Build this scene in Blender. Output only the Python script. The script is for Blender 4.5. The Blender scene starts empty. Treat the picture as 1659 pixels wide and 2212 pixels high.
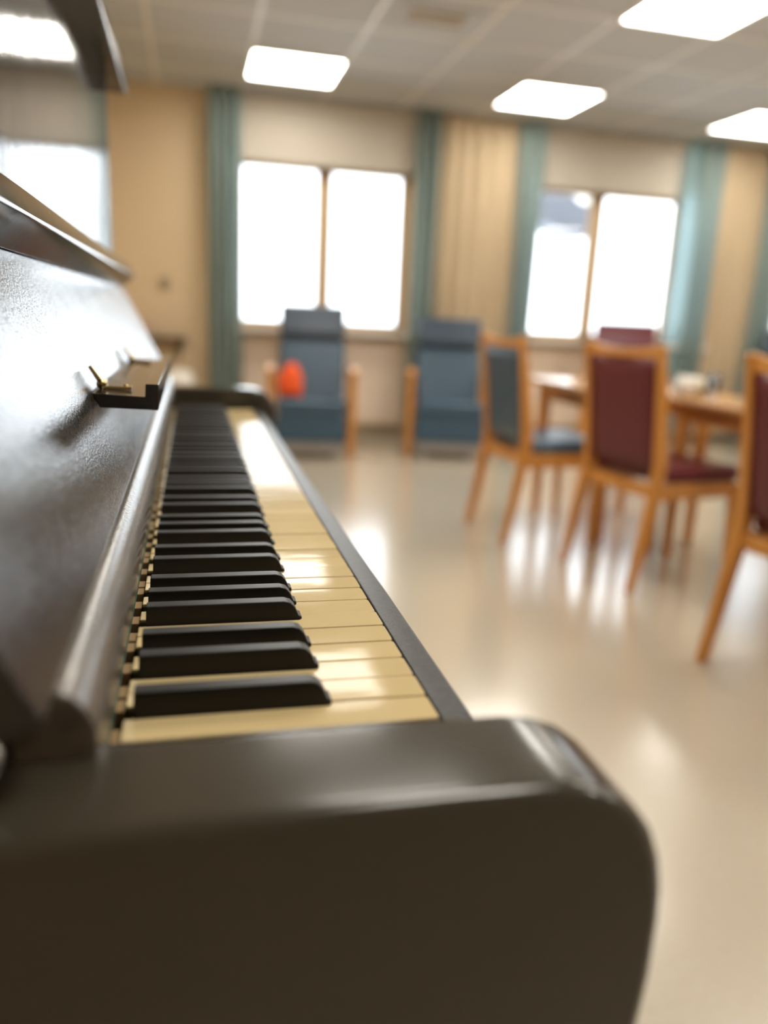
import bpy, bmesh, math, random
from mathutils import Vector, Matrix
random.seed(7)
S = bpy.context.scene
COL = S.collection

# ------------------------------------------------------------------ camera
KZ = 0.80                                   # height of the white key tops
CAM = Vector((-0.11437571, -0.32631225, 0.98546853))
yaw, pitch, roll = 0.24534315, 0.24228995, 0.04650813
fpx = 1697.52
fw = Vector((math.sin(yaw)*math.cos(pitch), math.cos(yaw)*math.cos(pitch), -math.sin(pitch)))
rt = Vector((math.cos(yaw), -math.sin(yaw), 0))
up = rt.cross(fw)
r2 = rt*math.cos(roll) + up*math.sin(roll)
u2 = -rt*math.sin(roll) + up*math.cos(roll)
cd = bpy.data.cameras.new('camera')
cam = bpy.data.objects.new('camera', cd); COL.objects.link(cam)
cam.matrix_world = Matrix(((r2.x, u2.x, -fw.x, CAM.x), (r2.y, u2.y, -fw.y, CAM.y), (r2.z, u2.z, -fw.z, CAM.z), (0, 0, 0, 1)))
cd.sensor_fit = 'VERTICAL'; cd.sensor_height = 36.0; cd.sensor_width = 27.0
cd.lens = 36.0*fpx/2212
cd.clip_start = 0.02; cd.clip_end = 200
cd.dof.use_dof = True; cd.dof.focus_distance = 0.52; cd.dof.aperture_fstop = 2.6
S.camera = cam

# ------------------------------------------------------------------ world, exposure
w = bpy.data.worlds.new('world'); S.world = w; w.use_nodes = True
bg = w.node_tree.nodes['Background']
bg.inputs[0].default_value = (0.86, 0.94, 1.0, 1); bg.inputs[1].default_value = 3.0
S.view_settings.view_transform = 'Standard'; S.view_settings.look = 'None'
S.view_settings.exposure = 0.9; S.view_settings.gamma = 1.0; S.view_settings.use_curve_mapping = False
S.cycles.use_denoising = True
S.cycles.max_bounces = 10; S.cycles.diffuse_bounces = 5; S.cycles.glossy_bounces = 5
S.cycles.transmission_bounces = 6; S.cycles.sample_clamp_indirect = 8
S.cycles.caustics_reflective = False; S.cycles.caustics_refractive = False
PANEL_EMIT = 10.0

# ------------------------------------------------------------------ materials
def mat(name, col, rough=0.5, spec=0.5, metal=0.0, coat=0.0, coat_rough=0.05, bump=None, var=None, emit=None, trans=0.0, alpha=None, vrand=0.0):
    """bump=(scale, strength, distance, stretch) ; var=(scale, second colour, stretch)"""
    m = bpy.data.materials.new(name); m.use_nodes = True
    nt = m.node_tree; b = nt.nodes['Principled BSDF']
    b.inputs['Base Color'].default_value = (*col, 1)
    b.inputs['Roughness'].default_value = rough
    b.inputs['Specular IOR Level'].default_value = spec
    b.inputs['Metallic'].default_value = metal
    b.inputs['Coat Weight'].default_value = coat
    b.inputs['Coat Roughness'].default_value = coat_rough
    b.inputs['Transmission Weight'].default_value = trans
    if emit:
        b.inputs['Emission Color'].default_value = (*emit[0], 1); b.inputs['Emission Strength'].default_value = emit[1]
    tc = nt.nodes.new('ShaderNodeTexCoord')
    def mapped(st):
        mp = nt.nodes.new('ShaderNodeMapping'); nt.links.new(tc.outputs['Object'], mp.inputs[0])
        mp.inputs['Scale'].default_value = st; return mp
    if var:
        n = nt.nodes.new('ShaderNodeTexNoise'); n.inputs['Scale'].default_value = var[0]; n.inputs['Detail'].default_value = 5
        nt.links.new(mapped(var[2] if len(var) > 2 else (1, 1, 1)).outputs[0], n.inputs['Vector'])
        rp = nt.nodes.new('ShaderNodeValToRGB'); rp.color_ramp.elements[0].position = .35; rp.color_ramp.elements[1].position = .65
        rp.color_ramp.elements[0].color = (*col, 1); rp.color_ramp.elements[1].color = (*var[1], 1)
        nt.links.new(n.outputs['Fac'], rp.inputs[0]); nt.links.new(rp.outputs[0], b.inputs['Base Color'])
        last = rp.outputs[0]
    else:
        last = None
    if vrand:
        oi = nt.nodes.new('ShaderNodeObjectInfo'); hs = nt.nodes.new('ShaderNodeHueSaturation')
        mr = nt.nodes.new('ShaderNodeMapRange'); mr.inputs[3].default_value = 1-vrand; mr.inputs[4].default_value = 1+vrand
        nt.links.new(oi.outputs['Random'], mr.inputs[0]); nt.links.new(mr.outputs[0], hs.inputs['Value'])
        if last: nt.links.new(last, hs.inputs['Color'])
        else: hs.inputs['Color'].default_value = (*col, 1)
        nt.links.new(hs.outputs[0], b.inputs['Base Color'])
    if bump:
        prev = None
        for (sc, st, di, stretch, det) in bump:
            n = nt.nodes.new('ShaderNodeTexNoise'); n.inputs['Scale'].default_value = sc; n.inputs['Detail'].default_value = det
            nt.links.new(mapped(stretch).outputs[0], n.inputs['Vector'])
            bp = nt.nodes.new('ShaderNodeBump'); bp.inputs['Strength'].default_value = st; bp.inputs['Distance'].default_value = di
            nt.links.new(n.outputs['Fac'], bp.inputs['Height'])
            if prev: nt.links.new(prev.outputs[0], bp.inputs['Normal'])
            prev = bp
        nt.links.new(prev.outputs[0], b.inputs['Normal'])
        nt.links.new(prev.outputs[0], b.inputs['Coat Normal'])
    return m
M = {}
one = (1, 1, 1)
M['lacquer'] = mat('black_lacquer', (.012, .010, .009), .09, .55, bump=[(12, .25, .002, one, 2), (260, .05, .0006, one, 2)])
M['fall'] = mat('orange_peel_lacquer', (.030, .029, .029), .075, .58, bump=[(12, .20, .003, one, 1), (620, .55, .00035, one, 2), (60, .20, .0005, (1, .06, .8), 3)])
M['strip'] = mat('worn_lacquer', (.075, .064, .054), .24, .8, bump=[(500, .5, .0004, (1, .5, 1), 3)], var=(60, (.15, .125, .10), (1, .25, 1)))
M['arm'] = mat('arm_lacquer', (.048, .040, .028), .17, .6, bump=[(9, .3, .002, one, 2), (180, .06, .0005, one, 2)])
M['slip'] = mat('slip_lacquer', (.010, .009, .008), .38, .35, bump=[(400, .4, .0004, one, 3)], var=(160, (.022, .02, .018)))
M['ivory'] = mat('aged_ivory', (.66, .52, .28), .07, .06, bump=[(45, .10, .0006, (1, 1.5, 1), 1)], var=(25, (.64, .49, .25)), vrand=.06)
M['ebony'] = mat('ebony', (.006, .0052, .005), .40, .38, bump=[(300, .15, .0003, (.3, 1, 1), 2)])
M['keywood'] = mat('key_wood', (.33, .20, .08), .6)
M['greenfelt'] = mat('green_felt', (.03, .12, .08), .95)
M['steel'] = mat('polished_steel', (.7, .7, .7), .15, metal=1.0)
M['brass'] = mat('brass', (.62, .45, .22), .25, metal=1.0)
M['wall'] = mat('tan_wall', (.66, .52, .34), .7, .3, bump=[(80, .1, .002, one, 3)])
M['wallback'] = mat('beige_wall', (.55, .49, .42), .7, .3)
M['wall_bright'] = mat('brightened_wall', (.86, .70, .55), .6)  # lighter wall tone, brighter light below the windows put into the colour
M['lintel'] = mat('blind_fabric', (.46, .42, .36), .8, .2, var=(3, (.48, .43, .36), (1, 1, 8)))
M['ceiling'] = mat('ceiling_tile', (.50, .52, .54), .9, .2, bump=[(300, .1, .001, one, 2)])
M['tbar'] = mat('ceiling_bar', (.72, .70, .66), .5)
M['floor'] = mat('vinyl_floor', (.54, .48, .39), .22, .6, coat=1.0, coat_rough=.17, bump=[(5, .12, .004, one, 2)], var=(60, (.53, .46, .35)))
M['frame'] = mat('window_frame', (.50, .36, .22), .6, .3)
M['sill'] = mat('sill_paint', (.62, .58, .52), .4)
M['panel'] = mat('light_panel', (.9, .9, .88), .5, emit=((1.0, .95, .86), PANEL_EMIT))
M['wood'] = mat('beech_wood', (.60, .27, .06), .28, .5, var=(14, (.52, .22, .045), (1, 1, .1)))
M['woodtop'] = mat('table_top_wood', (.60, .33, .13), .16, .6, var=(10, (.52, .27, .10), (1, .15, 1)))
M['red'] = mat('burgundy_vinyl', (.105, .009, .018), .33, .5, bump=[(120, .1, .001, one, 2)])
M['blue'] = mat('slate_blue_vinyl', (.036, .078, .125), .36, .5, bump=[(120, .1, .001, one, 2)])
M['navy'] = mat('navy_vinyl', (.030, .050, .080), .36, .5)
M['darkmetal'] = mat('grey_base', (.30, .29, .29), .4)
M['orange'] = mat('orange_cloth', (.85, .11, .02), .8)
M['white'] = mat('white_ceramic', (.8, .77, .7), .15, .5)
M['cream'] = mat('cream_wax', (.85, .78, .6), .4)
M['console'] = mat('dark_brown_wood', (.07, .035, .02), .4)
M['pink'] = mat('pinkish_cloth', (.55, .33, .25), .8)
M['switch'] = mat('grey_plastic', (.30, .24, .16), .5)
M['vent'] = mat('vent_beige', (.42, .36, .27), .6)
M['outside'] = mat('slate_roof', (.115, .13, .165), .8)
M['glass'] = mat('clear_glass', (.95, .97, .97), .02, .5, trans=1.0)
def thin_glass():
    m = bpy.data.materials.new('window_glass'); m.use_nodes = True; nt = m.node_tree
    nt.nodes.remove(nt.nodes['Principled BSDF'])
    out = nt.nodes['Material Output']
    tr = nt.nodes.new('ShaderNodeBsdfTransparent'); gl = nt.nodes.new('ShaderNodeBsdfGlossy'); gl.inputs['Roughness'].default_value = .02
    fr = nt.nodes.new('ShaderNodeFresnel'); fr.inputs[0].default_value = 1.45
    mx = nt.nodes.new('ShaderNodeMixShader')
    nt.links.new(fr.outputs[0], mx.inputs[0]); nt.links.new(tr.outputs[0], mx.inputs[1]); nt.links.new(gl.outputs[0], mx.inputs[2])
    nt.links.new(mx.outputs[0], out.inputs[0]); return m
M['globe'] = mat('opal_glass', (.85, .85, .82), .3)
M['pane'] = thin_glass()
def cloth(name, col, tcol, mixv=.35):
    m = bpy.data.materials.new(name); m.use_nodes = True; nt = m.node_tree
    b = nt.nodes['Principled BSDF']; b.inputs['Base Color'].default_value = (*col, 1); b.inputs['Roughness'].default_value = .9
    b.inputs['Specular IOR Level'].default_value = .1
    t = nt.nodes.new('ShaderNodeBsdfTranslucent'); t.inputs[0].default_value = (*tcol, 1)
    mx = nt.nodes.new('ShaderNodeMixShader'); mx.inputs[0].default_value = mixv
    nt.links.new(b.outputs[0], mx.inputs[1]); nt.links.new(t.outputs[0], mx.inputs[2])
    nt.links.new(mx.outputs[0], nt.nodes['Material Output'].inputs[0]); return m
M['teal'] = cloth('teal_cloth', (.25, .31, .29), (.42, .58, .62), .28)
M['backlit'] = cloth('backlit_teal_cloth', (.40, .55, .60), (.60, .80, .85), .6)  # paler version of the teal cloth, daylight glow put into its colour
M['creamcloth'] = cloth('cream_cloth', (.54, .43, .29), (.6, .42, .25), .1)

# ------------------------------------------------------------------ helpers
def new(name, bm, m, parent=None, bevel=0, seg=2, smooth=False, subsurf=0, solid=0):
    bmesh.ops.recalc_face_normals(bm, faces=bm.faces)
    me = bpy.data.meshes.new(name); bm.to_mesh(me); bm.free()
    if not isinstance(m, (list, tuple)): m = [m]
    for k in m: me.materials.append(M[k])
    o = bpy.data.objects.new(name, me); COL.objects.link(o)
    if parent: o.parent = parent
    if solid:
        q = o.modifiers.new('solid', 'SOLIDIFY'); q.thickness = solid; q.offset = 0
    if bevel:
        q = o.modifiers.new('bevel', 'BEVEL'); q.width = bevel; q.segments = seg; q.limit_method = 'ANGLE'; q.angle_limit = .6
        q.harden_normals = False
    if subsurf:
        q = o.modifiers.new('sub', 'SUBSURF'); q.levels = subsurf; q.render_levels = subsurf
    if smooth or bevel or subsurf:
        for p in me.polygons: p.use_smooth = True
        if not subsurf and not smooth:
            q = o.modifiers.new('wn', 'WEIGHTED_NORMAL'); q.keep_sharp = True
    return o
def tag(o, label=None, cat=None, group=None, kind=None):
    if label: o['label'] = label
    if cat: o['category'] = cat
    if group: o['group'] = group
    if kind: o['kind'] = kind
    return o
def empty(name, loc=(0, 0, 0), rz=0, label=None, cat=None, group=None):
    o = bpy.data.objects.new(name, None); COL.objects.link(o)
    o.location = loc; o.rotation_euler = (0, 0, rz); o.empty_display_size = .1
    return tag(o, label, cat, group)
def copy_tree(o, parent=None):
    c = o.copy(); COL.objects.link(c)
    if parent: c.parent = parent
    for ch in [k for k in bpy.data.objects if k.parent == o]: copy_tree(ch, c)
    return c
def box(x0, x1, y0, y1, z0, z1, bm=None, mi=0):
    bm = bm or bmesh.new()
    v = [bm.verts.new((x, y, z)) for x in (x0, x1) for y in (y0, y1) for z in (z0, z1)]
    for f in ((0, 1, 3, 2), (4, 6, 7, 5), (0, 4, 5, 1), (2, 3, 7, 6), (0, 2, 6, 4), (1, 5, 7, 3)):
        bm.faces.new([v[i] for i in f]).material_index = mi
    return bm
def prism(pts, a, b, axis='y', bm=None):
    """extrude a 2D outline; axis y: pts are (x,z); axis x: pts are (y,z); axis z: pts are (x,y)"""
    bm = bm or bmesh.new()
    def P(p, t): return {'y': (p[0], t, p[1]), 'x': (t, p[0], p[1]), 'z': (p[0], p[1], t)}[axis]
    A = [bm.verts.new(P(p, a)) for p in pts]; B = [bm.verts.new(P(p, b)) for p in pts]
    n = len(pts)
    bm.faces.new(A); bm.faces.new(B[::-1])
    for i in range(n): bm.faces.new((A[i], B[i], B[(i+1) % n], A[(i+1) % n]))
    return bm
def tube(path, radii, seg=12, bm=None, flat=1.0):
    """a round bar through points; radii per point"""
    bm = bm or bmesh.new(); rings = []
    path = [Vector(p) for p in path]
    for i, p in enumerate(path):
        d = (path[min(i+1, len(path)-1)] - path[max(i-1, 0)]).normalized()
        a = d.cross(Vector((0, 0, 1)) if abs(d.z) < .9 else Vector((1, 0, 0))).normalized(); b = d.cross(a)
        r = radii[i] if isinstance(radii, (list, tuple)) else radii
        rings.append([bm.verts.new(p + a*r*math.cos(t*2*math.pi/seg) + b*r*flat*math.sin(t*2*math.pi/seg)) for t in range(seg)])
    for A, B in zip(rings, rings[1:]):
        for i in range(seg): bm.faces.new((A[i], A[(i+1) % seg], B[(i+1) % seg], B[i]))
    bm.faces.new(rings[0]); bm.faces.new(rings[-1][::-1]); return bm
def bar(path, wx, wy, bm=None):
    """rectangular bar through points, section wx by wy (floats or lists), section kept horizontal"""
    bm = bm or bmesh.new(); R = []
    for i, p in enumerate(path):
        a = (wx[i] if isinstance(wx, list) else wx)/2; b = (wy[i] if isinstance(wy, list) else wy)/2
        R.append([bm.verts.new((p[0]+s*a, p[1]+t*b, p[2])) for s, t in ((-1, -1), (1, -1), (1, 1), (-1, 1))])
    for A, B in zip(R, R[1:]):
        for i in range(4): bm.faces.new((A[i], A[(i+1) % 4], B[(i+1) % 4], B[i]))
    bm.faces.new(R[0]); bm.faces.new(R[-1][::-1]); return bm
def lathe(prof, seg=28, bm=None, c=(0, 0, 0)):
    bm = bm or bmesh.new(); R = []
    for r, z in prof: R.append([bm.verts.new((c[0]+r*math.cos(t*2*math.pi/seg), c[1]+r*math.sin(t*2*math.pi/seg), c[2]+z)) for t in range(seg)])
    for A, B in zip(R, R[1:]):
        for i in range(seg): bm.faces.new((A[i], A[(i+1) % seg], B[(i+1) % seg], B[i]))
    bm.faces.new(R[0]); bm.faces.new(R[-1][::-1]); return bm
def arc(cx, cz, r, a0, a1, n): return [(cx+r*math.cos(math.radians(a0+(a1-a0)*i/n)), cz+r*math.sin(math.radians(a0+(a1-a0)*i/n))) for i in range(n+1)]

# ------------------------------------------------------------------ the room
XL, XR, YB, YW, H = -0.70, 7.0, -3.2, 6.16, 2.55
SILL, HEAD = 0.87, 2.13
tag(new('floor', box(XL-.2, XR+.2, YB-.2, YW+.3, -.1, 0), 'floor'), kind='structure')
tag(new('ceiling', box(XL-.2, XR+.2, YB-.2, YW+.3, H, H+.1), 'ceiling'), kind='structure')
tag(new('wall_left', box(XL-.2, XL, YB-.2, YW+.3, 0, H), 'wall'), kind='structure')
tag(new('wall_right', box(XR, XR+.2, YB-.2, YW+.3, 0, H), 'wallback'), kind='structure')
tag(new('wall_front', box(XL, XR, YB-.2, YB, 0, H), 'wallback'), kind='structure')
WIN = [(0.235, 1.61, .93), (2.60, 4.36, 3.30), (5.02, 6.42, 5.72)]
bm = bmesh.new(); box(XL, XR, YW, YW+.3, 0, SILL, bm); box(XL, XR, YW, YW+.3, HEAD, H, bm)
xs = [XL]+[v for a in WIN for v in a[:2]]+[XR]
for i in range(0, len(xs), 2): box(xs[i], xs[i+1], YW, YW+.3, SILL, HEAD, bm)
tag(new('wall_back', bm, 'wall'), kind='structure')
tag(new('baseboard_back', box(XL, XR, YW-.015, YW, 0, .09), 'switch'), kind='structure')
tag(new('baseboard_left', box(XL, XL+.015, YB, YW, 0, .09), 'switch'), kind='structure')
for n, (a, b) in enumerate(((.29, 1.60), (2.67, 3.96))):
    tag(new('trim_%d' % (n+2), box(a, b, YW-.02, YW, .12, .80), 'wall_bright', bevel=.003), kind='structure')  # added thin panels that lighten the wall under the windows
# ceiling bars
bm = bmesh.new(); k = 0
x = .27-1.2
while x < XR:
    if x > XL: box(x-.012, x+.012, YB, YW, H-.006, H+.001, bm)
    x += .6
y = 5.08-.6*14
while y < YW:
    if y > YB: box(XL, XR, y-.012, y+.012, H-.0055, H+.001, bm)
    y += .6
tag(new('trim_1', bm, 'tbar'), kind='structure')
for n, (a, b, c) in enumerate(WIN):
    r = empty('window_%d' % (n+1), ((a+b)/2, YW+.1, SILL)); r['kind'] = 'structure'
    ox, oy = (a+b)/2, YW+.1
    bm = bmesh.new(); t = .055
    for q in ((a, b, SILL, SILL+t), (a, b, HEAD-t, HEAD), (a, a+t, SILL, HEAD), (b-t, b, SILL, HEAD), (c-.06, c+.06, SILL, HEAD)) + (((4.05, 4.14, SILL, HEAD),) if n == 1 else ()):
        box(q[0]-ox, q[1]-ox, -.03, .04, q[2]-SILL, q[3]-SILL, bm)
    new('window_frame', bm, 'frame', r, bevel=.004)
    for u, v in ((a+t, c-.06), (c+.06, b-t)):
        new('pane', box(u-ox, v-ox, 0, .004, t, HEAD-SILL-t), 'pane', r)
    new('window_sill', box(a-.06-ox, b+.06-ox, -.24, -.031, -.04, -.005), 'sill', r, bevel=.006)

# recessed light panels
def light(x, y, lab):
    r = empty('ceiling_light', (x, y, H), 0, lab, 'ceiling light', 'square light panels in the tiled ceiling')
    bm = bmesh.new(); h = .3
    for q in ((-h, h, -h, -h+.018), (-h, h, h-.018, h), (-h, -h+.018, -h, h), (h-.018, h, -h, h)): box(q[0], q[1], q[2], q[3], -.014, -.001, bm)
    new('frame', bm, 'tbar', r)
    new('diffuser', box(-h+.018, h-.018, -h+.018, h-.018, -.009, -.002), 'panel', r)
LL = {(0, 5.38): 'square white light panel above the left window, leftmost of the lit ceiling panels',
      (1, 5.38): 'square white light panel near the window wall, above the right window',
      (2, 5.38): 'warm square light panel at the right edge, lowest of the panels in the photo',
      (1, 3.58): 'large bright light panel cut by the top edge at the right'}
for j in range(4):
    for i in range(4):
        x = .57+1.8*i; y = 5.38-1.8*j
        if x < XR-.3: light(x, y, LL.get((i, round(y, 2)), 'square white ceiling panel outside the photo, behind or beside the camera'))
r = empty('ceiling_vent', (1.17, 4.18, H), 0, 'beige rectangular air vent in a ceiling tile at the top middle', 'vent')
new('frame', box(-.22, .22, -.15, .15, -.010, -.001), 'ceiling', r, bevel=.003)
bm = bmesh.new()
for i in range(7): box(-.15, .15, -.075+i*.021, -.06+i*.021, -.022, -.0105, bm)
new('grille', bm, 'vent', r)

# blinds above / in front of the window heads
def blind(a, b, lab):
    r = empty('roller_blind', ((a+b)/2, YW, 0), 0, lab, 'blind', 'roller blinds over the windows')
    h = (b-a)/2
    new('fabric', box(-h, h, -.058, -.052, HEAD-.03, H-.09), 'lintel', r)
    new('headrail', box(-h, h, -.09, -.002, H-.09, H-.008), 'lintel', r, bevel=.01)
    bm = tube([(-h, -.055, HEAD-.035), (h, -.055, HEAD-.035)], .012); new('bottom_bar', bm, 'lintel', r)
blind(.26, 1.62, 'greyish beige roller blind raised above the left window')
blind(2.62, 4.04, 'greyish beige roller blind raised above the right window')
blind(5.02, 6.42, 'beige roller blind above the window beyond the right edge of the photo')

# curtains
def curtain(x0, x1, m, lab, folds, amp=.035, y=YW-.16, z0=.06, z1=H-.012, group=None, gather=0.0, cat='curtain'):
    bm = bmesh.new(); nx = folds*10; nz = 12; g = []
    ph = random.random()*6
    for i in range(nx+1):
        col = []
        for k in range(nz+1):
            u = i/nx; v = k/nz
            x = x0+(x1-x0)*u + gather*(1-v)*(.5-u)*(x1-x0)
            yy = amp*math.sin(u*folds*2*math.pi+ph)*(1-.25*v) + .006*math.sin(7*v+u*20)
            col.append(bm.verts.new((x-(x0+x1)/2, yy, z0+(z1-z0)*v)))
        g.append(col)
    for i in range(nx):
        for k in range(nz): bm.faces.new((g[i][k], g[i+1][k], g[i+1][k+1], g[i][k+1]))
    o = new('curtain', bm, m, smooth=True); o.location = ((x0+x1)/2, y, 0)
    return tag(o, lab, cat, group)
TG = 'teal curtains beside the windows'
curtain(.02, .27, 'teal', 'teal curtain hanging at the left side of the left window', 4, group=TG)
curtain(1.60, 1.80, 'teal', 'teal curtain between the left window and the cream drape, behind the blue recliners', 3, group=TG)
curtain(2.44, 2.67, 'teal', 'narrow teal curtain hanging at the left side of the right window', 3, group=TG, gather=.3)
curtain(3.97, 4.14, 'backlit', 'narrow sheer edge of the teal curtain beside the right window, daylight put into a paler cloth', 2, amp=.02, y=YW-.12)
curtain(4.10, 4.33, 'teal', 'teal curtain to the right of the right window, next to the sheer paler edge', 3, group=TG)
curtain(4.78, 5.05, 'teal', 'teal curtain at the right edge of the photo', 3, group=TG)
CG = 'cream drapes on the wall between the windows'
curtain(1.80, 2.45, 'creamcloth', 'cream drape with soft vertical folds hanging between the two windows', 5, amp=.03, y=YW-.10, group=CG)
curtain(4.33, 4.80, 'creamcloth', 'beige drape with folds hanging to the right of the right window', 4, amp=.03, y=YW-.10, group=CG)

# wall bits
o = new('wall_switch', box(-.035, .035, -.012, 0, -.045, .045), 'switch', bevel=.003); o.location = (-.307, YW-.001, 1.164)
tag(o, 'small grey beige switch on the tan wall left of the left window', 'switch')
r = empty('wall_shelf', (-.36, YW, .77), 0, 'dark brown narrow shelf on the tan wall behind the piano', 'shelf')
new('board', box(-.24, .215, -.22, -.001, -.03, 0), 'console', r, bevel=.004)
for sx in (-.18, .15): new('bracket', prism([(-.001, -.031), (-.18, -.031), (-.001, -.16)], sx, sx+.02, 'x'), 'console', r)
o = new('bowl', lathe([(.02, 0), (.055, .03), (.075, .09), (.07, .10), (.05, .04), (.01, .012)]), 'pink', smooth=True); o.location = (-.50, YW-.11, .77)
tag(o, 'small pinkish red bowl on the dark wall shelf behind the piano', 'bowl')
r = empty('waste_bin', (-.215, YW-.25, 0), 0, 'small white and pink round bin standing by the tan wall behind the piano', 'bin')
new('body', lathe([(.09, 0), (.12, .42), (.113, .42), (.085, .01)]), 'pink', r, smooth=True)
new('rim', lathe([(.121, .40), (.126, .41), (.126, .46), (.10, .52), (.03, .54), (.01, .54)]), 'white', r, smooth=True)

# outside
o = new('neighbouring_roof', prism([(2.7, 2.30), (4.10, 1.93), (4.14, 2.05), (4.14, 3.6), (2.7, 3.6)], 8.0, 8.5), 'outside')
tag(o, 'slate blue roof slope seen through the left pane of the right window', 'roof')
r = empty('globe_proxy', (3.667, 7.2, 2.29), 0, 'round white globe lamp added outside for a light reflected at the top of the left pane of the right window', 'proxy')  # added globe shape for a ceiling light's reflection in the pane
new('globe', lathe([(.02, -.135), (.07, -.115), (.115, -.07), (.135, 0), (.115, .07), (.07, .115), (.02, .135)]), 'globe', r, smooth=True)
new('bracket', tube([(0, -.739, .22), (0, -.10, .22), (0, -.03, .20), (0, 0, .134)], .014), 'outside', r, smooth=True)
new('wall_plate', box(-.05, .05, -.739, -.725, .15, .29), 'outside', r, bevel=.004)
r = empty('eave', (1.0, 6.9, 2.42), 0, 'slate blue eave seen as a thin strip along the top of the left window', 'eave')
new('soffit', box(-.9, 1.1, -.43, .25, 0, .05), 'outside', r)
new('gutter', tube([(-.9, .30, .03), (1.1, .30, .03)], .04), 'outside', r)

# ------------------------------------------------------------------ recliners
def recliner(loc, rz, m, lab, hs=1.0, rake=.30, arm_tone='wood'):
    r = empty('recliner', loc, rz, lab, 'recliner', None)      # local: faces -y, seat front at y=0
    W = .245
    def cushion(name, pts, bev=.03):
        return new(name, prism(pts, -W, W, 'x'), m, r, bevel=bev, seg=3)
    cushion('seat', [(0.0, .30), (.0, .415), (.50, .38), (.50, .27)], .035)
    new('front_panel', prism([(0.0, .12), (.012, .30), (.05, .30), (.05, .12)], -W, W, 'x'), m, r, bevel=.01)
    t = rake; z0 = .40; y0 = .43
    dy, dz = math.sin(t), math.cos(t); L = .66*hs; th = .11
    def bp(s, d): return (y0+dy*s-dz*d*-1, z0+dz*s-dy*d)
    cushion('backrest', [bp(-.04, 0), bp(L*.62, 0), bp(L*.62, th), bp(-.04, th)], .03)
    new('headrest', prism([bp(L*.64, -.035), bp(L*.98, -.02), bp(L, .03), bp(L, th), bp(L*.64, th)], -W*1.0, W*1.0, 'x'), 'navy' if m == 'blue' else m, r, bevel=.03, seg=3)
    for s in (-1, 1):
        x = s*(W+.045)
        a = empty('arm', (0, 0, 0)); a.parent = r
        new('front_post', bar([(x, .10, 0), (x, .06, .30), (x, .08, .60)], .042, [.06, .055, .07]), 'wood', a, bevel=.008)
        new('rear_post', bar([(x, .60, 0), (x, .54, .30), (x, .50, .58)], .042, [.05, .055, .06]), 'wood', a, bevel=.008)
        new('armrest', prism([(.0, .595), (.04, .625), (.25, .635), (.58, .60), (.58, .57), (.25, .605), (.05, .59)], x-.03, x+.03, 'x'), 'wood', a, bevel=.008)
        new('side_rail', box(x-.015, x+.015, .08, .58, .24, .30), 'wood', a, bevel=.004)
    new('base', box(-W+.01, W-.01, .03, .50, .045, .12), 'darkmetal', r, bevel=.01)
    for sx in (-.17, .17):
        for yy in (.08, .44): new('foot', lathe([(.025, 0), (.025, .045)], 12, c=(sx, yy, 0)), 'darkmetal', r)
    return r
recliner((.690, 5.08, 0), -.14, 'blue', 'blue high-back recliner with wooden arms before the left window', 1.05)
recliner((1.70, 5.08, 0), -.24, 'blue', 'blue high-back recliner with wooden arms in front of the cream drape', .97)
recliner((3.10, 5.12, 0), -.45, 'red', 'burgundy recliner behind the dining chairs, before the right window', 1.02)
recliner((4.68, 5.20, 0), -.6, 'blue', 'blue recliner partly cut off by the right edge, before the teal curtain', 1.02)
# orange bundle between arm and back of the first recliner
bm = bmesh.new(); bmesh.ops.create_icosphere(bm, subdivisions=4, radius=1)
for v in bm.verts:
    c = v.co.copy(); f = 1+.10*math.sin(5*c.x+2*c.z)+.08*math.sin(7*c.y-3*c.z)+.05*math.sin(13*c.x*c.y+4)
    v.co = Vector((c.x*.085*f, c.y*.09*f, (c.z if c.z > -.75 else -.75)*.135*f))
o = new('cloth_bundle', bm, 'orange', smooth=True); o.location = (.570, 5.27, .508)
tag(o, 'bright orange cloth bundle on the left blue recliner beside its left arm', 'cloth')

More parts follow.
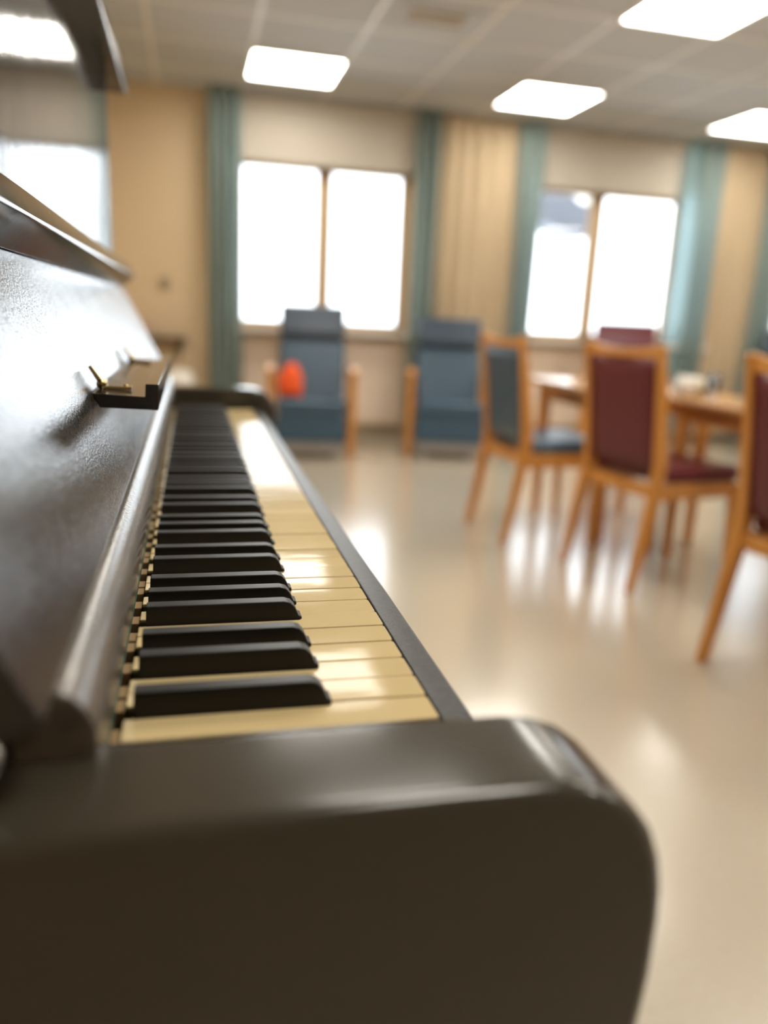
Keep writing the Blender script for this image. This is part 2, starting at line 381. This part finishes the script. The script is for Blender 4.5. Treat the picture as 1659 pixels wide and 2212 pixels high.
# ------------------------------------------------------------------ dining chairs
def chair(m, lab, loc, rz):
    r = empty('dining_chair', loc, rz, lab, 'chair')      # local: faces +y
    for s in (-1, 1):
        x = s*.2
        o = new('rear_leg', bar([(x*1.02, -.275, 0), (x, -.20, .40), (x, -.195, .50), (x, -.225, .72), (x*1.02, -.262, .935)], [.028, .036, .036, .034, .026], [.032, .046, .048, .038, .026]), 'wood', r, bevel=.006)
        o = new('front_leg', bar([(s*.215, .225, 0), (s*.205, .21, .41)], [.026, .040], [.026, .040]), 'wood', r, bevel=.006)
        new('side_apron', box(s*.2-.012, s*.2+.012, -.19, .20, .355, .415), 'wood', r, bevel=.003)
    new('front_apron', box(-.19, .19, .20, .224, .355, .415), 'wood', r, bevel=.003)
    new('rear_apron', box(-.19, .19, -.212, -.188, .365, .412), 'wood', r, bevel=.003)
    # crest rail, dipping in the middle
    bm = bmesh.new(); n = 12; A = []; 
    for i in range(n+1):
        u = -1+2*i/n; x = u*.205; y = -.248-.012*(1-u*u); zt = .915+.022*abs(u)**2.2; zb = .882
        A.append([bm.verts.new((x, y+d, z)) for d, z in ((-.012, zb), (.012, zb+.002), (.008, zt), (-.014, zt))])
    for P, Q in zip(A, A[1:]):
        for i in range(4): bm.faces.new((P[i], P[(i+1) % 4], Q[(i+1) % 4], Q[i]))
    bm.faces.new(A[0]); bm.faces.new(A[-1][::-1])
    new('crest_rail', bm, 'wood', r, bevel=.004)
    # padded back: curved slab
    bm = bmesh.new(); A = []
    for i in range(9):
        u = -1+i/4; x = u*.180; bulge = .012*(1-u**4)
        col = []
        for k in range(9):
            v = k/8; z = .470+.415*v; y = -.192-.056*v
            col.append((bm.verts.new((x, y+.016+bulge, z)), bm.verts.new((x, y-.014-bulge*.5, z))))
        A.append(col)
    for i in range(8):
        for k in range(8):
            bm.faces.new((A[i][k][0], A[i+1][k][0], A[i+1][k+1][0], A[i][k+1][0]))
            bm.faces.new((A[i][k][1], A[i][k+1][1], A[i+1][k+1][1], A[i+1][k][1]))
    for k in range(8):
        bm.faces.new((A[0][k][0], A[0][k+1][0], A[0][k+1][1], A[0][k][1])); bm.faces.new((A[8][k][0], A[8][k][1], A[8][k+1][1], A[8][k+1][0]))
        bm.faces.new((A[k][0][0], A[k][0][1], A[k+1][0][1], A[k+1][0][0])); bm.faces.new((A[k][8][0], A[k+1][8][0], A[k+1][8][1], A[k][8][1]))
    new('backrest', bm, m, r, smooth=True)
    pts = [(-.2, -.17), (.2, -.17), (.225, .20), (.19, .245), (-.19, .245), (-.225, .20)]
    new('seat', prism(pts, .417, .475, 'z'), m, r, bevel=.024, seg=4)
    return r
chair('blue', 'blue padded wooden dining chair, furthest of the chairs along the tables', (1.525, 3.132, 0), -1.509)
chair('red', 'burgundy padded wooden dining chair standing whole in the middle of the row', (1.739, 2.486, 0), -1.368)
chair('red', 'burgundy padded wooden dining chair nearest the camera, cut by the right edge', (1.70, 1.45, 0), -1.45)
chair('blue', 'blue padded wooden dining chair across the table, mostly hidden behind the burgundy chairs', (2.98, 2.2, 0), 1.60)

def table(x0, x1, y0, y1, lab):
    r = empty('dining_table', ((x0+x1)/2, (y0+y1)/2, 0), 0, lab, 'table'); a, b = (x1-x0)/2, (y1-y0)/2
    new('tabletop', box(-a, a, -b, b, .692, .72), 'woodtop', r, bevel=.008)
    bm = bmesh.new(); i = .05
    box(-a+i, a-i, -b+i, -b+i+.02, .62, .6915, bm); box(-a+i, a-i, b-i-.02, b-i, .62, .6915, bm)
    box(-a+i, -a+i+.02, -b+i, b-i, .62, .6915, bm); box(a-i-.02, a-i, -b+i, b-i, .62, .6915, bm)
    new('apron', bm, 'wood', r)
    for sx in (-1, 1):
        for sy in (-1, 1): new('leg', bar([(sx*(a-.075), sy*(b-.075), 0), (sx*(a-.075), sy*(b-.075), .691)], [.035, .055], [.035, .055]), 'wood', r, bevel=.006)
    return r
table(1.60, 2.26, 2.78, 3.56, 'small wooden table behind the blue dining chair, its top white with window glare')
table(1.86, 2.66, 1.15, 2.72, 'orange brown wooden dining table seen between the two burgundy chairs')
def put(name, bm, m, loc, lab, cat, **k):
    o = new(name, bm, m, **k); o.location = loc; return tag(o, lab, cat)
put('candle', lathe([(.001, 0), (.026, .004), (.034, .025), (.035, .04), (.030, .06), (.018, .072), (.001, .076)]), 'cream', (1.995, 2.655, .7205), 'round cream candle standing on the wooden dining table', 'candle', smooth=True)
r = empty('mug', (1.905, 2.62, .7205), 0, 'white mug on the dining table, left of the cream candle', 'mug')
new('body', lathe([(.030, 0), (.038, .005), (.040, .085), (.036, .085), (.034, .01), (.001, .008)]), 'white', r, smooth=True)
new('handle', tube([(.038, 0, .07), (.058, 0, .065), (.065, 0, .045), (.058, 0, .025), (.038, 0, .02)], .005, 8), 'white', r, smooth=True)
put('drinking_glass', lathe([(.026, 0), (.033, .10), (.031, .10), (.025, .008), (.001, .006)]), 'glass', (1.985, 2.555, .7205), 'small clear drinking glass on the dining table before the candle', 'glass', smooth=True)

# ------------------------------------------------------------------ the piano
P = empty('upright_piano', (0, 0, 0), 0, 'old black upright piano with yellowed ivory keys and open fallboard in the foreground', 'piano')
K = KZ
Y0, Y1 = -.058, 1.280          # inner faces of the arms
TH = .057
def arm_profile():
    p = [(-.26, .035), (-.20, .035), (-.10, .035), (-.03, .035)]
    p += [(0.004, .0345), (.016, .0325), (.027, .0285), (.0365, .0215), (.044, .012), (.049, 0), (.0515, -.012), (.0525, -.025), (.0522, -.05), (.050, -.075), (.044, -.10), (.032, -.125), (.014, -.145), (-.01, -.155), (-.26, -.155)]
    return [(x, z+K) for x, z in p]
for y in (Y0-TH, Y1):
    new('arm', prism(arm_profile(), y, y+TH), 'arm', P, bevel=.007, seg=4)
for a, b in ((Y0, -.0015), (1.2235, Y1)):
    new('key_block', box(-.150, .0035, a+.0003, b, K-.03, K-.003), 'lacquer', P, bevel=.002)
new('key_bed', box(-.26, .0215, Y0+.0003, Y1-.0003, K-.075, K-.036), 'lacquer', P)
new('key_slip', box(.0040, .0215, Y0+.0003, Y1-.0003, K-.0355, K-.007), 'slip', P, bevel=.0022, seg=3)
# white keys
pitch_k = .0235
OFF = {'A': .003, 'C': -.0025, 'D': .0025, 'F': -.003, 'G': 0.0}
L = 'ABCDEFG'
def has(i): return 0 <= i < 51 and L[i % 7] in OFF
def rounded_head(y0, y1, t0, t1):
    r = .0022
    pts = [(-.147, t0), (-.0505, t0)]
    if t0 > y0: pts += [(-.0505, y0)]
    pts += [(-r, y0), (-r*.3, y0+r*.3), (0, y0+r), (0, y1-r), (-r*.3, y1-r*.3), (-r, y1)]
    if t1 < y1: pts += [(-.0505, y1)]
    pts += [(-.0505, t1), (-.147, t1)]
    out = []
    for p in pts:
        if not out or (abs(out[-1][0]-p[0]) > 1e-6 or abs(out[-1][1]-p[1]) > 1e-6): out.append(p)
    return out
for i in range(52):
    ya = i*pitch_k+.0004; yb = (i+1)*pitch_k-.0004
    ta = i*pitch_k+OFF[L[(i-1) % 7]]+.0062 if has(i-1) else ya
    tb = (i+1)*pitch_k+OFF[L[i % 7]]-.0062 if has(i) else yb
    dz = random.uniform(-.00035, .00035)
    bm = prism(rounded_head(ya, yb, ta, tb), K-.0026+dz, K+dz, 'z')
    n0 = len(bm.faces)
    box(-.1465, -.0012, ta+.0004, tb-.0004, K-.022, K-.0027+dz, bm); box(-.168, -.1473, (ta+tb)/2-.006, (ta+tb)/2+.006, K-.022, K-.003, bm)
    box(-.05, -.0012, ya+.0004, yb-.0004, K-.0215, K-.0028+dz, bm)
    bm.faces.ensure_lookup_table()
    for f in bm.faces[n0:]: f.material_index = 1
    o = new('white_key', bm, ['ivory', 'keywood'], P, bevel=.0007, seg=3)
# black keys
for i in range(51):
    if not has(i): continue
    yc = (i+1)*pitch_k+OFF[L[i % 7]]
    h = .0118+random.uniform(-.0003, .0003); bm = bmesh.new()
    wb, wt = .0054, .0045
    side = [(-.1435, -.012, wb), (-.1425, h, wt), (-.0600, h, wt), (-.0560, h-.0012, wt), (-.0535, h-.004, wt+.0003), (-.0510, .0022, wb), (-.0492, .0020, wb), (-.0490, -.012, wb)]
    A = [bm.verts.new((x, yc-q, K+z)) for x, z, q in side]; B = [bm.verts.new((x, yc+q, K+z)) for x, z, q in side]
    bm.faces.new(A); bm.faces.new(B[::-1])
    for k in range(len(side)): bm.faces.new((A[k], B[k], B[(k+1) % len(side)], A[(k+1) % len(side)]))
    new('black_key', bm, 'ebony', P, bevel=.0008, seg=3)
# strip between keys and fallboard
st = [(-.1590, .0605), (-.1535, .0575), (-.1495, .0525), (-.1470, .0465), (-.1463, .040), (-.1472, .034), (-.1482, .031), (-.1482, .027), (-.1495, .018), (-.1500, .0095), (-.1510, .0082), (-.172, .0082), (-.176, .0605)]
new('name_strip', prism([(x, z+K) for x, z in st], Y0-.013, Y1-.0005), 'strip', P, bevel=.0012, seg=2)
new('felt_strip', box(-.162, -.1515, .001, 1.2215, K-.0018, K+.0078), 'greenfelt', P)
# open fallboard leaning back
FY0, FY1 = -.093, 1.288
def fx(z): return -.187-.5*(z-.117)
nx, nz = -.8944*.016, -.4472*.016
fb = [(fx(.0615), .0615), (fx(.10), .10), (fx(.16), .16), (fx(.219), .219)]
fb2 = [(x+nx, z+nz) for x, z in fb[::-1]]
fbo = new('fallboard', prism([(x, z+K) for x, z in fb+fb2], FY0, FY1), 'fall', P, bevel=.001)
lip = [(-.2385, .2195), (-.2290, .2275), (-.2165, .2385), (-.2160, .2410), (-.2250, .2600), (-.2280, .2620), (-.2500, .2580), (-.2480, .2300)]
new('fallboard_rail', prism([(x, z+K) for x, z in lip], FY0, FY1), 'lacquer', P, bevel=.0006, seg=2)
for yy in (FY0-.002, FY1-.006):
    new('pivot_pin', tube([(-.1785, yy, K+.050), (-.1785, yy+.010, K+.050)], .006, 16), 'steel', P, smooth=True)
# fold-out music ledge with a raised lip
LY0, LY1 = .2925, .735
lg = [(-.1865, .1215), (-.1485, .1195), (-.1480, .1290), (-.1385, .1290), (-.1390, .1095), (-.1810, .1110)]
led = new('music_ledge', prism([(x, z+K) for x, z in lg], LY0, LY1), 'lacquer', P, bevel=.0006)
for yy in (.335, .665):
    c = empty('hinge', (-.176, yy, K+.1215)); c.parent = P
    new('leaf', prism([(-.008, 0), (.015, -.0006), (.016, .0018), (-.008, .0024)], -.006, .006), 'brass', c, bevel=.0004)
    new('knuckle', tube([(-.007, -.008, .0036), (-.007, .008, .0036)], .0038, 14), 'brass', c, smooth=True)
    new('arm_plate', prism([(-.0085, .003), (-.0165, .0165), (-.0140, .0180), (-.0050, .0050)], -.007, .007), 'brass', c, bevel=.0005)
    new('screw', lathe([(.0015, 0), (.0022, .0008), (.0015, .0018), (.0004, .002)], 10, c=(.011, 0, .001)), 'brass', c, smooth=True)
# case
new('upper_panel', box(-.275, -.256, Y0-.02, 1.30, K+.02, K+.558), 'lacquer', P, bevel=.001)
new('lid', box(-.66, -.222, Y0-TH-.015, 1.315, K+.558, K+.580), 'lacquer', P, bevel=.003, seg=3)
for y in (Y0-TH, 1.30):
    new('side_panel', box(-.655, -.262, y, y+.035, .05, K+.5575), 'lacquer', P, bevel=.003)
new('back_panel', box(-.655, -.635, Y0-TH+.036, 1.299, .08, K+.55), 'console', P)
new('lower_panel', box(-.275, -.256, Y0-TH+.036, 1.299, .12, K-.08), 'lacquer', P, bevel=.003)
new('bottom_board', box(-.634, -.25, Y0-TH+.036, 1.299, .05, .09), 'lacquer', P)
for y in (Y0-TH+.004, Y1+.004):
    new('leg', bar([(-.02, y+.025, .075), (-.015, y+.025, .40), (-.01, y+.025, K-.155)], [.05, .06, .085], [.045, .045, .05]), 'lacquer', P, bevel=.006)
    new('toe_block', box(-.27, .03, y, y+.05, .05, .0755), 'lacquer', P, bevel=.006)
    for xx in (-.60, -.01): new('castor', tube([(xx, y+.012, .025), (xx, y+.038, .025)], .025, 20), 'brass', P)
for yy in (.54, .66): new('pedal', prism([(-.27, .10), (-.17, .10), (-.15, .09), (-.17, .088), (-.27, .088)], yy, yy+.03), 'brass', P, bevel=.003)
